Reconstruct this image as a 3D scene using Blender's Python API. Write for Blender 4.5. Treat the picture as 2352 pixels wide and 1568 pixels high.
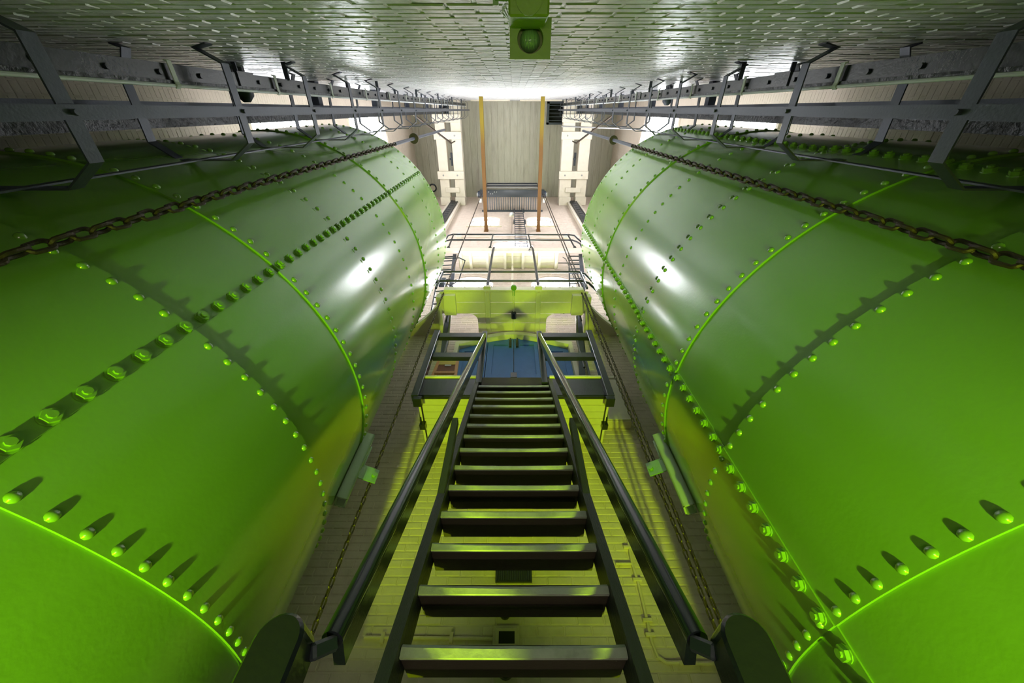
import bpy, bmesh, math, random
import numpy as np
from mathutils import Vector, Matrix

# ------------------------------------------------------------------ scene, camera, light, exposure
for o in list(bpy.data.objects):
    bpy.data.objects.remove(o, do_unlink=True)
SC = bpy.context.scene
COL = SC.collection
random.seed(7)
RNG = np.random.default_rng(5)
PI = math.pi

cam_d = bpy.data.cameras.new('camera')
cam = bpy.data.objects.new('camera', cam_d)
COL.objects.link(cam)
cam_d.sensor_width = 36.0
cam_d.lens = 36.0 * 845.0 / 2352.0
cam_d.shift_x = -4.0 / 2352.0
cam_d.clip_start = 0.02
cam.location = (0, 0, 0)
cam.rotation_euler = (math.radians(90 + 57.806), 0, 0)      # looking up the stair, tower axis = world Z
SC.camera = cam

wd = bpy.data.worlds.new('overcast_sky')
SC.world = wd
wd.use_nodes = True
wd.node_tree.nodes['Background'].inputs[0].default_value = (0.85, 0.92, 1.0, 1)
wd.node_tree.nodes['Background'].inputs[1].default_value = 1.0

SC.view_settings.view_transform = 'Standard'
SC.view_settings.look = 'None'
SC.view_settings.exposure = 0.22
SC.view_settings.gamma = 1.0
SC.view_settings.use_curve_mapping = False

WINDOW_GLOW = 22.0           # daylight through the frosted panes of the lower windows
HIGH_WINDOW_GLOW = 14.5       # emission of the high panes, turned down to keep the upper walls darker
FLOOD_COLOR = (0.62, 1.0, 0.004)

def flood(name, loc, aim, power, size=150):
    d = bpy.data.lights.new(name, 'SPOT')
    d.energy = power
    d.color = FLOOD_COLOR
    d.spot_size = math.radians(size)
    d.spot_blend = 0.8
    d.shadow_soft_size = 0.05
    o = bpy.data.objects.new(name, d)
    COL.objects.link(o)
    o.location = loc
    v = Vector(aim) - Vector(loc)
    o.rotation_euler = v.to_track_quat('-Z', 'Y').to_euler()
    return o

flood('flood_light', (-1.07, 0.53, -1.9), (-1.07, 0.89, -0.9), 740, 55)
flood('flood_light', (0.86, 0.38, -2.2), (0.90, 0.74, -1.2), 830, 55)

def area(name, loc, aim, power, sx, sy, col):
    d = bpy.data.lights.new(name, 'AREA')
    d.shape = 'RECTANGLE'; d.size = sx; d.size_y = sy; d.energy = power; d.color = col
    o = bpy.data.objects.new(name, d); COL.objects.link(o); o.location = loc
    o.rotation_euler = (Vector(aim) - Vector(loc)).to_track_quat('-Z', 'Y').to_euler()
    return o
# added fill light, unseen below the camera, to lift the shadows
area('shadow_fill_light', (0.0, -0.30, -1.7), (0.0, 2.6, -0.6), 18, 1.6, 0.12, (1.0, 0.84, 0.70))

# ------------------------------------------------------------------ materials
def mat(name, col, rough=0.5, metal=0.0, var=0.08, vscale=3.0, bump=0.0, bscale=40.0, coat=0.0,
        spec=0.5, stretch=None, dirt=None, dscale=2.0, damt=0.5):
    m = bpy.data.materials.new(name)
    m.use_nodes = True
    nt = m.node_tree
    N, L = nt.nodes, nt.links
    b = N['Principled BSDF']
    b.inputs['Roughness'].default_value = rough
    b.inputs['Metallic'].default_value = metal
    b.inputs['Coat Weight'].default_value = coat
    b.inputs['Coat Roughness'].default_value = 0.08
    b.inputs['Specular IOR Level'].default_value = spec
    tc = N.new('ShaderNodeNewGeometry')
    mp = N.new('ShaderNodeMapping')
    L.new(tc.outputs['Position'], mp.inputs['Vector'])
    if stretch: mp.inputs['Scale'].default_value = stretch
    n1 = N.new('ShaderNodeTexNoise')
    n1.inputs['Scale'].default_value = vscale
    n1.inputs['Detail'].default_value = 6
    L.new(mp.outputs[0], n1.inputs['Vector'])
    mx = N.new('ShaderNodeMix'); mx.data_type = 'RGBA'
    mx.inputs[6].default_value = tuple(max(0, c * (1 - var)) for c in col) + (1,)
    mx.inputs[7].default_value = tuple(min(1, c * (1 + var)) for c in col) + (1,)
    L.new(n1.outputs['Fac'], mx.inputs[0])
    out = mx.outputs[2]
    if dirt:
        n2 = N.new('ShaderNodeTexNoise')
        n2.inputs['Scale'].default_value = dscale
        n2.inputs['Detail'].default_value = 10
        n2.inputs['Roughness'].default_value = 0.65
        L.new(mp.outputs[0], n2.inputs['Vector'])
        r = N.new('ShaderNodeValToRGB')
        r.color_ramp.elements[0].position = 0.48
        r.color_ramp.elements[0].color = (0, 0, 0, 1)
        r.color_ramp.elements[1].position = 0.75
        r.color_ramp.elements[1].color = (damt,) * 3 + (1,)
        L.new(n2.outputs['Fac'], r.inputs[0])
        m2 = N.new('ShaderNodeMix'); m2.data_type = 'RGBA'
        m2.inputs[7].default_value = tuple(dirt) + (1,)
        L.new(r.outputs[0], m2.inputs[0])
        L.new(out, m2.inputs[6])
        out = m2.outputs[2]
    L.new(out, b.inputs['Base Color'])
    if bump > 0:
        n3 = N.new('ShaderNodeTexNoise')
        n3.inputs['Scale'].default_value = bscale
        n3.inputs['Detail'].default_value = 4
        L.new(mp.outputs[0], n3.inputs['Vector'])
        bp = N.new('ShaderNodeBump')
        bp.inputs['Strength'].default_value = bump
        bp.inputs['Distance'].default_value = 0.01
        L.new(n3.outputs['Fac'], bp.inputs['Height'])
        L.new(bp.outputs[0], b.inputs['Normal'])
    return m

M = {}
M['tank'] = mat('green_tank_paint', (0.162, 0.352, 0.034), 0.27, var=0.08, vscale=1.5, bump=0.07, bscale=55, coat=0.6)
_b = M['tank'].node_tree.nodes['Principled BSDF']
_b.inputs['Coat IOR'].default_value = 1.85
_b.inputs['Coat Roughness'].default_value = 0.16
M['cream'] = mat('cream_wall_paint', (0.68, 0.56, 0.48), 0.55, var=0.06, vscale=6, bump=0.25, bscale=45, dirt=(0.30, 0.22, 0.16), dscale=7, damt=0.30)
M['white'] = mat('white_gloss_brick_paint', (0.60, 0.60, 0.62), 0.26, var=0.06, vscale=5, bump=0.7, bscale=22, dirt=(0.22, 0.19, 0.15), dscale=9, damt=0.30)
M['side'] = mat('cream_side_wall_paint', (0.60, 0.52, 0.43), 0.5, var=0.06, vscale=5, bump=0.2, bscale=40)
M['wood_cream'] = mat('cream_painted_timber', (0.74, 0.67, 0.56), 0.45, var=0.05, vscale=4, bump=0.15, bscale=30, dirt=(0.42, 0.36, 0.25), dscale=5, damt=0.25)
M['black'] = mat('black_gloss_paint', (0.016, 0.020, 0.028), 0.26, var=0.15, vscale=8, bump=0.10, bscale=50, coat=0.1)
M['rail'] = mat('black_gloss_rail_paint', (0.020, 0.024, 0.032), 0.16, var=0.15, vscale=8, bump=0.06, bscale=60, coat=0.8)
M['blackwood'] = mat('black_painted_timber', (0.030, 0.033, 0.040), 0.42, var=0.25, vscale=10, bump=0.5, bscale=22, stretch=(14, 3, 1.2))
M['steel'] = mat('dark_grey_steel', (0.052, 0.060, 0.082), 0.42, metal=0.3, var=0.12, vscale=14, bump=0.08, bscale=80)
M['grease'] = mat('greasy_black_steel', (0.022, 0.025, 0.033), 0.38, metal=0.1, var=0.5, vscale=26, bump=1.0, bscale=30, dirt=(0.005, 0.005, 0.006), dscale=14, damt=0.95)
M['tread'] = mat('dark_brown_timber', (0.052, 0.040, 0.028), 0.65, var=0.25, vscale=8, bump=0.3, bscale=25, stretch=(2, 14, 14))
M['nosing'] = mat('worn_grey_nosing', (0.42, 0.44, 0.40), 0.42, var=0.25, vscale=9, bump=0.5, bscale=28, dirt=(0.16, 0.15, 0.12), dscale=12, damt=0.5)
M['blue'] = mat('blue_door_paint', (0.050, 0.155, 0.44), 0.5, var=0.12, vscale=10, bump=0.1)
M['chain'] = mat('dark_rusty_iron', (0.060, 0.043, 0.030), 0.55, metal=0.5, var=0.4, vscale=30, bump=0.4, bscale=60)
M['rod'] = mat('grey_steel_rod', (0.34, 0.33, 0.33), 0.4, metal=0.5, var=0.15)
M['concrete'] = mat('board_marked_concrete', (0.43, 0.41, 0.335), 0.85, var=0.12, vscale=2.5, bump=0.3, bscale=25, stretch=(5, 0.6, 1), dirt=(0.22, 0.19, 0.13), dscale=2.2, damt=0.5)
M['conduit'] = mat('pale_grey_conduit', (0.66, 0.68, 0.70), 0.35, var=0.06)
M['clip'] = mat('off_white_clip', (0.52, 0.55, 0.50), 0.45, var=0.08)
M['dark'] = mat('dark_opening', (0.012, 0.012, 0.012), 0.8)
M['wood'] = mat('orange_pine', (0.80, 0.42, 0.18), 0.5, var=0.2, vscale=8, stretch=(8, 8, 1))
M['wood_dark'] = mat('red_brown_wood', (0.24, 0.085, 0.035), 0.5, var=0.2, vscale=8)
M['paper'] = mat('white_paper', (0.8, 0.8, 0.78), 0.6)
M['tag'] = mat('yellow_label', (0.85, 0.50, 0.02), 0.5)
M['frame'] = mat('white_window_frame', (0.80, 0.79, 0.77), 0.4)
M['guide'] = mat('pale_green_guide_paint', (0.33, 0.45, 0.27), 0.45, var=0.06)
M['lamp_green'] = mat('green_lit_lamp_housing', (0.30, 0.44, 0.035), 0.4, bump=0.15, bscale=60)  # green flood light on the housing is put into its colour
M['floor'] = mat('grey_concrete_floor', (0.20, 0.20, 0.18), 0.8, var=0.2)
M['teal'] = mat('teal_box_paint', (0.05, 0.22, 0.24), 0.4)
M['olive'] = mat('yellow_lit_slat', (0.75, 0.60, 0.12), 0.6)  # chair back slat, the yellow light on it put into the colour

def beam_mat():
    m = mat('yellow_to_brown_beam', (0.24, 0.10, 0.022), 0.5, bump=0.2, bscale=40)
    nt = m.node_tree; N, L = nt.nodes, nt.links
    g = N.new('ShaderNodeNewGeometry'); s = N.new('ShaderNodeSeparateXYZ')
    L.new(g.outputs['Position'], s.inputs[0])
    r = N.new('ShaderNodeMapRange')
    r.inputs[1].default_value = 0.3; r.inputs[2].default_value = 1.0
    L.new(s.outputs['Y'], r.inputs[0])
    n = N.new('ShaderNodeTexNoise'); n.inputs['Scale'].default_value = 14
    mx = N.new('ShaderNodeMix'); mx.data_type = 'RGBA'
    mx.inputs[6].default_value = (0.24, 0.165, 0.010, 1); mx.inputs[7].default_value = (0.155, 0.062, 0.014, 1)  # yellow-olive at the near end, changing to brown along Y
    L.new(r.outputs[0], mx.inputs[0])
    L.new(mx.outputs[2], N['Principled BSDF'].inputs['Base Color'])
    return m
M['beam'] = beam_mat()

def pane_mat(name, glow):
    m = bpy.data.materials.new(name)
    m.use_nodes = True
    b = m.node_tree.nodes['Principled BSDF']
    b.inputs['Base Color'].default_value = (0.8, 0.85, 0.9, 1)
    b.inputs['Roughness'].default_value = 0.25
    b.inputs['Emission Color'].default_value = (0.93, 0.96, 1.0, 1)
    b.inputs['Emission Strength'].default_value = glow
    return m
M['pane'] = pane_mat('bright_frosted_glass', WINDOW_GLOW)
M['pane_dim'] = pane_mat('dimmed_side_frosted_glass', 10.0)  # low side windows, emission set weaker than the far-wall panes
M['pane_high'] = pane_mat('dimmed_high_frosted_glass', HIGH_WINDOW_GLOW)

def lens_mat():
    m = bpy.data.materials.new('ribbed_lamp_lens')
    m.use_nodes = True
    nt = m.node_tree; b = nt.nodes['Principled BSDF']
    b.inputs['Base Color'].default_value = (0.32, 0.55, 0.22, 1)
    b.inputs['Roughness'].default_value = 0.12
    b.inputs['Coat Weight'].default_value = 1.0
    w = nt.nodes.new('ShaderNodeTexWave'); w.inputs['Scale'].default_value = 60
    g = nt.nodes.new('ShaderNodeNewGeometry'); nt.links.new(g.outputs['Position'], w.inputs['Vector'])
    bp = nt.nodes.new('ShaderNodeBump'); bp.inputs['Strength'].default_value = 0.5; bp.inputs['Distance'].default_value = 0.003
    nt.links.new(w.outputs['Fac'], bp.inputs['Height']); nt.links.new(bp.outputs[0], b.inputs['Normal'])
    return m
M['lens'] = lens_mat()

# ------------------------------------------------------------------ geometry helpers
def V(*a): return Vector(a)

class MB:
    """collects shapes; build() links them as ONE mesh object"""
    def __init__(s): s.v = []; s.f = []; s.smooth = False
    def add(s, vs, fs):
        k = len(s.v); s.v += [tuple(p) for p in vs]; s.f += [tuple(i + k for i in f) for f in fs]; return s
    def box(s, x0, x1, y0, y1, z0, z1):
        if x0 > x1: x0, x1 = x1, x0
        if y0 > y1: y0, y1 = y1, y0
        if z0 > z1: z0, z1 = z1, z0
        return s.add([(x0, y0, z0), (x1, y0, z0), (x1, y1, z0), (x0, y1, z0), (x0, y0, z1), (x1, y0, z1), (x1, y1, z1), (x0, y1, z1)],
                     [(3, 2, 1, 0), (4, 5, 6, 7), (0, 1, 5, 4), (1, 2, 6, 5), (2, 3, 7, 6), (3, 0, 4, 7)])
    def obox(s, c, ax, ay, az):
        c, ax, ay, az = map(Vector, (c, ax, ay, az))
        P = [c + i * ax + j * ay + k * az for k in (-1, 1) for j in (-1, 1) for i in (-1, 1)]
        return s.add(P, [(0, 2, 3, 1), (4, 5, 7, 6), (0, 1, 5, 4), (1, 3, 7, 5), (3, 2, 6, 7), (2, 0, 4, 6)])
    def bar(s, a, b, w, h, up=(0, 0, 1)):
        """rectangular bar from a to b, width w across, height h along 'up'"""
        a, b = Vector(a), Vector(b); d = (b - a); L = d.length; d = d / L
        u = Vector(up); u = (u - d * u.dot(d)).normalized(); sd = d.cross(u)
        return s.obox((a + b) / 2, d * L / 2, sd * w / 2, u * h / 2)
    def tube(s, pts, r, n=10, caps=True):
        pts = [Vector(p) for p in pts]; s.smooth = True
        rings = []; ref = None
        for i, p in enumerate(pts):
            if i == 0: t = pts[1] - pts[0]
            elif i == len(pts) - 1: t = pts[-1] - pts[-2]
            else: t = (pts[i] - pts[i - 1]).normalized() + (pts[i + 1] - pts[i]).normalized()
            t.normalize()
            if ref is None:
                ref = Vector((0, 0, 1)) if abs(t.z) < 0.9 else Vector((1, 0, 0))
            u = (ref - t * ref.dot(t)).normalized(); w = t.cross(u); ref = u
            rr = r[i] if isinstance(r, (list, tuple)) else r
            rings.append([p + (u * math.cos(2 * PI * k / n) + w * math.sin(2 * PI * k / n)) * rr for k in range(n)])
        vs = [q for R in rings for q in R]; fs = []
        for i in range(len(pts) - 1):
            for k in range(n):
                fs.append((i * n + k, i * n + (k + 1) % n, (i + 1) * n + (k + 1) % n, (i + 1) * n + k))
        if caps:
            fs.append(tuple(range(n - 1, -1, -1))); fs.append(tuple((len(pts) - 1) * n + k for k in range(n)))
        return s.add(vs, fs)
    def cyl(s, a, b, r, n=16): return s.tube([a, b], r, n)
    def prism(s, poly, d):
        """closed polygon (3-D points) extruded by vector d"""
        P = [Vector(p) for p in poly]; d = Vector(d); n = len(P)
        return s.add(P + [p + d for p in P], [tuple(range(n))[::-1], tuple(range(n, 2 * n))] +
                     [(i, (i + 1) % n, n + (i + 1) % n, n + i) for i in range(n)])
    def ribbon(s, pts, w, t, waxis=(0, 0, 1)):
        """flat bar swept along pts: width w along waxis, thickness t in the bend plane"""
        pts = [Vector(p) for p in pts]; wa = Vector(waxis) * w / 2; n = len(pts); vs = []
        for i, p in enumerate(pts):
            a = (pts[i] - pts[i - 1]).normalized() if i > 0 else None
            b = (pts[i + 1] - pts[i]).normalized() if i < n - 1 else None
            tt = (a or b) if (a is None or b is None) else (a + b).normalized()
            nn = tt.cross(Vector(waxis)).normalized()
            k = 1.0
            if a is not None and b is not None: k = 1 / max(0.5, tt.dot(a))
            nn = nn * t / 2 * k
            vs += [p - wa - nn, p - wa + nn, p + wa + nn, p + wa - nn]
        fs = []
        for i in range(n - 1):
            for k in range(4):
                fs.append((i * 4 + k, i * 4 + (k + 1) % 4, i * 4 + 4 + (k + 1) % 4, i * 4 + 4 + k))
        fs += [(3, 2, 1, 0), tuple(4 * (n - 1) + k for k in range(4))]
        return s.add(vs, fs)
    def mesh(s, name, m, bevel=0):
        me = bpy.data.meshes.new(name)
        me.from_pydata(s.v, [], s.f)
        bm = bmesh.new(); bm.from_mesh(me)
        bmesh.ops.recalc_face_normals(bm, faces=bm.faces)
        if bevel > 0:
            bmesh.ops.bevel(bm, geom=list(bm.edges), offset=bevel, segments=1, affect='EDGES', clamp_overlap=True)
        bm.to_mesh(me); bm.free()
        if m: me.materials.append(m)
        if s.smooth:
            me.shade_smooth() if hasattr(me, 'shade_smooth') else [setattr(p, 'use_smooth', True) for p in me.polygons]
            me.set_sharp_from_angle(angle=math.radians(40))
        return me
    def build(s, name, m, parent=None, bevel=0):
        return link(name, s.mesh(name, m, bevel), parent)

def link(name, me, parent=None, loc=None):
    o = bpy.data.objects.new(name, me); COL.objects.link(o)
    if parent is not None: o.parent = parent
    if loc is not None: o.location = loc
    return o

def tag(o, label=None, cat=None, group=None, kind=None):
    if label: o['label'] = label
    if cat: o['category'] = cat
    if group: o['group'] = group
    if kind: o['kind'] = kind
    return o

def thing(name, label, cat, group=None):
    return tag(link(name, None), label, cat, group)

def struct(name, mesh_or_none=None):
    return tag(link(name, mesh_or_none), kind='structure')

def arc(cx, cy, r, a0, a1, n):
    return [(cx + r * math.cos(a0 + (a1 - a0) * i / n), cy + r * math.sin(a0 + (a1 - a0) * i / n)) for i in range(n + 1)]

def raw_mesh(name, vs, fs, m):
    me = bpy.data.meshes.new(name); me.from_pydata(vs, [], fs); me.materials.append(m); me.update(); return me

# ------------------------------------------------------------------ the tower shell
XW, YN, YF, ZF, ZC = 4.53, -0.34, 3.60, -2.5, 18.95

def wall_cells(u0, u1, z0, z1, holes):
    us = sorted({u0, u1, *[h[0] for h in holes], *[h[1] for h in holes]})
    zs = sorted({z0, z1, *[h[2] for h in holes], *[h[3] for h in holes]})
    for i in range(len(us) - 1):
        for j in range(len(zs) - 1):
            a, b, c, d = us[i], us[i + 1], zs[j], zs[j + 1]
            mu, mz = (a + b) / 2, (c + d) / 2
            if not any(h[0] < mu < h[1] and h[2] < mz < h[3] for h in holes):
                yield a, b, c, d

def wall_map(side):
    if side == 'far':  return lambda u, dpt, z: (u, YF + dpt, z)
    if side == 'near': return lambda u, dpt, z: (u, YN - dpt, z)
    if side == 'left': return lambda u, dpt, z: (-XW - dpt, u, z)
    return lambda u, dpt, z: (XW + dpt, u, z)

def boxes_mesh(name, B, mp, m):
    """B rows: u0,u1,z0,z1,d0(front),d1(back), cut corners slightly for a soft arris"""
    vs, fs = [], []
    for (u0, u1, z0, z1, d0, d1) in B:
        k = len(vs); c = 0.005
        vs += [mp(u0, d1, z0), mp(u1, d1, z0), mp(u1, d1, z1), mp(u0, d1, z1),
               mp(u0 + c, d0, z0 + c), mp(u1 - c, d0, z0 + c), mp(u1 - c, d0, z1 - c), mp(u0 + c, d0, z1 - c)]
        fs += [(k + 4, k + 5, k + 6, k + 7), (k, k + 1, k + 5, k + 4), (k + 1, k + 2, k + 6, k + 5), (k + 2, k + 3, k + 7, k + 6), (k + 3, k, k + 4, k + 7)]
    me = bpy.data.meshes.new(name); me.from_pydata(vs, [], fs); me.materials.append(m)
    bm = bmesh.new(); bm.from_mesh(me); bmesh.ops.recalc_face_normals(bm, faces=bm.faces); 
    bm.to_mesh(me); bm.free()
    return me

BW, BH, J = 0.215, 0.065, 0.010
def make_wall(side, u0, u1, holes, m, singles=None, rough=0.0015):
    """wall: backing slab + courses of painted bricks; 'singles' = (umin,umax,zmin,zmax) where bricks are parts"""
    mp = wall_map(side)
    name = 'wall_' + side
    w = MB()
    for a, b, c, d in wall_cells(u0, u1, ZF, ZC, holes):
        w.prism([mp(a, 0.0, c), mp(b, 0.0, c), mp(b, 0.0, d), mp(a, 0.0, d)], Vector(mp(a, 0.22, c)) - Vector(mp(a, 0, c)))
    root = tag(w.build(name, m), kind='structure')
    B = []; S = []
    z = ZF; row = 0
    while z < ZC - BH:
        x = u0 - (BW + J) / 2 * (row % 2)
        while x < u1:
            a, b = max(x, u0), min(x + BW, u1)
            if b - a > 0.04:
                parts = [(a, b)]
                for h in holes:
                    if z + BH > h[2] and z < h[3]:
                        np_ = []
                        for (p, q) in parts:
                            if q <= h[0] or p >= h[1]: np_.append((p, q))
                            else:
                                if p < h[0] - 0.02: np_.append((p, h[0]))
                                if q > h[1] + 0.02: np_.append((h[1], q))
                        parts = np_
                for (p, q) in parts:
                    hj = .005 if side == 'near' and q - p > BW - 1e-6 else 0      # paint fills most of the upright joints
                    off = (-0.0055 if side in ('far', 'near') else -0.0025) + RNG.normal(0, rough)
                    full = (q - p) > BW - 1e-6
                    if singles and full and len(S) < 300 and singles[0] < p and q < singles[1] and z > singles[2] and z < singles[3]:
                        S.append((p, z, off))
                    else:
                        B.append((p, min(q + hj, u1), z, z + BH, min(off, -0.001), 0.001))
            x += BW + J
        z += BH + J; row += 1
    f = link('brick_field', boxes_mesh('brick_field', B, mp, m), root); tag(f, kind='stuff')
    if S:
        me = boxes_mesh('brick', [(0, BW, 0, BH, 0, 0.006)], (lambda u, d, zz: Vector(mp(u, d, zz)) - Vector(mp(0, 0, 0))), m)
        o0 = None
        for (p, zz, off) in S:
            if o0 is None: o = o0 = bpy.data.objects.new('brick', me)
            else: o = o0.copy()
            COL.objects.link(o); o.parent = root; o.location = mp(p, off, zz)
    return root

# openings: (u0,u1,z0,z1, arch rise)
FARW = [(-1.62, -0.54, 13.56, 14.93, .28), (0.50, 1.47, 13.56, 14.93, .28), (-0.635, 0.60, 10.0, 11.76, .42),
        (-1.57, -0.51, 6.9, 8.78, .40), (0.43, 1.50, 6.9, 8.78, .40), (-4.40, -3.35, 9.3, 11.3, .35), (3.35, 4.40, 9.3, 11.3, .35)]
SIDEW = [(0.12, 1.85, 11.7, 15.0, .65), (0.12, 1.75, 7.3, 10.0, .5)]

floor = struct('floor', MB().box(-XW, XW, YN, YF, ZF - 0.1, ZF).mesh('floor', M['floor']))
wall_far = make_wall('far', -XW, XW, FARW, M['cream'], singles=(-2.15, 2.15, 0.5, 2.2))
wall_near = make_wall('near', -XW, XW, [], M['white'], singles=(-2.2, 2.2, 1.75, 3.2), rough=0.0014)
wall_left = make_wall('left', YN, YF, SIDEW, M['side'], rough=0.0006)
wall_right = make_wall('right', YN, YF, SIDEW, M['side'], rough=0.0006)

ceil = struct('ceiling', MB().box(-XW, XW, YN, YF, ZC, ZC + 0.15).mesh('ceiling', M['concrete']))
x = -XW; k = 0
while x < XW - 0.05:
    wdt = 0.30 + random.uniform(-0.04, 0.04); x2 = min(x + wdt, XW)
    MB().box(x + 0.006, x2 - 0.006, YN + 0.01, YF - 0.01, ZC - 0.012 - random.uniform(0, .012), ZC).build('board', M['concrete'], ceil)
    x = x2
tr = struct('trim_1', MB().box(-1.7, -0.15, YN, YN + 0.05, 17.3, 17.9).box(0.25, 1.9, YN, YN + 0.05, 17.3, 17.9).mesh('trim_1', M['wood_cream']))

wn = 0
def window(side, h):
    """arched window: spandrels over the arch, sill, frame, glazing bars and panes set back in the reveal"""
    global wn
    wn += 1
    u0, u1, z0, z1, rise = h
    mp = wall_map(side); m = {'far': M['cream'], 'left': M['side'], 'right': M['side']}[side]
    root = struct('window_%d' % wn)
    W = u1 - u0; c = (u0 + u1) / 2
    def top(u, o=0.0):
        t = (u - c) / (W / 2)
        return z1 - o - rise * (1 - math.sqrt(max(0, 1 - t * t * 0.92))) / (1 - math.sqrt(0.08))
    dv = Vector(mp(0, 0.20, 0)) - Vector(mp(0, 0, 0))
    n = 12
    s = MB()
    for i in range(n):
        a, b = u0 + W * i / n, u0 + W * (i + 1) / n
        if z1 - min(top(a), top(b)) > 1e-3:
            s.prism([mp(a, -0.004, top(a)), mp(b, -0.004, top(b)), mp(b, -0.004, z1 + 0.001), mp(a, -0.004, z1 + 0.001)], dv)
    s.build('arch_head', m, root)
    dpt = 0.11
    dvf = Vector(mp(0, 0.05, 0)) - Vector(mp(0, 0, 0))
    f = MB()
    fw = 0.06
    f.prism([mp(u0, dpt, z0), mp(u0 + fw, dpt, z0), mp(u0 + fw, dpt, z1), mp(u0, dpt, z1)], dvf)
    f.prism([mp(u1 - fw, dpt, z0), mp(u1, dpt, z0), mp(u1, dpt, z1), mp(u1 - fw, dpt, z1)], dvf)
    f.prism([mp(u0, dpt, z0), mp(u1, dpt, z0), mp(u1, dpt, z0 + fw), mp(u0, dpt, z0 + fw)], dvf)
    for i in range(n):
        a, b = u0 + W * i / n, u0 + W * (i + 1) / n
        f.prism([mp(a, dpt, top(a) - fw), mp(b, dpt, top(b) - fw), mp(b, dpt, top(b)), mp(a, dpt, top(a))], dvf)
    f.build('window_frame', M['frame'], root)
    nu = 3; nz = 3 if z1 - z0 < 2.2 else 5
    dvb = Vector(mp(0, 0.03, 0)) - Vector(mp(0, 0, 0))
    for i in range(1, nu):
        uu = u0 + W * i / nu
        MB().prism([mp(uu - .014, dpt, z0 + fw), mp(uu + .014, dpt, z0 + fw), mp(uu + .014, dpt, top(uu) - fw), mp(uu - .014, dpt, top(uu) - fw)], dvb).build('glazing_bar', M['frame'], root)
    for j in range(1, nz):
        zz = z0 + (z1 - rise - z0) * j / (nz - 1) if nz > 1 else z0
        if zz < z1 - rise + 0.01:
            MB().prism([mp(u0 + fw, dpt, zz - .014), mp(u1 - fw, dpt, zz - .014), mp(u1 - fw, dpt, zz + .014), mp(u0 + fw, dpt, zz + .014)], dvb).build('glazing_bar', M['frame'], root)
    dvp = Vector(mp(0, 0.006, 0)) - Vector(mp(0, 0, 0))
    ze = [z0 + fw * .5] + [z0 + (z1 - rise - z0) * j / (nz - 1) for j in range(1, nz)] 
    for i in range(nu):
        a, b = u0 + W * i / nu + (fw * .5 if i == 0 else 0), u0 + W * (i + 1) / nu - (fw * .5 if i == nu - 1 else 0)
        for j in range(nz):
            lo = ze[j]
            if j < nz - 1:
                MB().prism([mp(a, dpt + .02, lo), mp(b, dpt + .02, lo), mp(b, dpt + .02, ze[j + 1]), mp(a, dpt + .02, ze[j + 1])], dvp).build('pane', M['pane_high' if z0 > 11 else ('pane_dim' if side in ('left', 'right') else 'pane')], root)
            else:
                q = [a + (b - a) * t / 4 for t in range(5)]
                poly = [mp(a, dpt + .02, lo), mp(b, dpt + .02, lo)] + [mp(t, dpt + .02, max(lo + .01, top(t) - .03)) for t in q[::-1]]
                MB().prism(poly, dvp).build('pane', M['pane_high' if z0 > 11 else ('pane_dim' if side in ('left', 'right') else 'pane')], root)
    s = MB(); dvs = Vector(mp(0, -0.045, 0)) - Vector(mp(0, 0.11, 0))
    s.prism([mp(u0 - .10, 0.11, z0 - .07), mp(u1 + .10, 0.11, z0 - .07), mp(u1 + .10, 0.11, z0), mp(u0 - .10, 0.11, z0)], dvs)
    s.build('window_sill', M['wood_cream'], root)
    # raised hood mould following the arch
    hd = MB()
    dh = Vector(mp(0, -0.02, 0)) - Vector(mp(0, 0.0, 0))
    for i in range(n):
        a, b = u0 - .06 + (W + .12) * i / n, u0 - .06 + (W + .12) * (i + 1) / n
        ta, tb = top(min(max(a, u0), u1)) + .06, top(min(max(b, u0), u1)) + .06
        hd.prism([mp(a, 0, ta), mp(b, 0, tb), mp(b, 0, tb + .07), mp(a, 0, ta + .07)], dh)
    hd.build('hood_mould', m, root)

for h in FARW: window('far', h)
for h in SIDEW: window('left', h)
for h in SIDEW: window('right', h)

# ------------------------------------------------------------------ the two riveted tanks
TR = 1.6
def dome_mesh(name, r, h, m):
    b = MB(); b.smooth = True
    n = 10; vs = [(0, 0, h)]; fs = []
    for (rr, hh) in ((0.55, .86), (0.88, .5), (1.0, 0.0)):
        vs += [(r * rr * math.cos(2 * PI * k / n), r * rr * math.sin(2 * PI * k / n), h * hh) for k in range(n)]
    fs += [(0, 1 + k, 1 + (k + 1) % n) for k in range(n)]
    for q in (0, 1):
        fs += [(1 + q * n + k, 1 + q * n + n + k, 1 + q * n + n + (k + 1) % n, 1 + q * n + (k + 1) % n) for k in range(n)]
    b.add(vs, fs)
    return b.mesh(name, m)
def nut_mesh(name, m):
    b = MB()
    b.tube([(0, 0, 0), (0, 0, .005)], .031, 12).tube([(0, 0, .004), (0, 0, .022)], .0265, 6).tube([(0, 0, .02), (0, 0, .031)], .014, 8)
    me = b.mesh(name, m)
    me.set_sharp_from_angle(angle=math.radians(25))
    return me
RIV = dome_mesh('rivet', 0.019, 0.0155, M['tank'])
NUT = nut_mesh('bolt', M['tank'])

def radial_matrix(c, side, a, r, z):
    """a: angle on the tank, 0 = towards the stair, + = towards the far wall"""
    nx = -side * math.cos(a); ny = math.sin(a)
    n = Vector((nx, ny, 0)); t = Vector((0, 0, 1)).cross(n)
    return Matrix(((t.x, 0, n.x, c[0] + r * nx), (t.y, 0, n.y, c[1] + r * ny), (0, 1, 0, z), (0, 0, 0, 1)))

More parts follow.
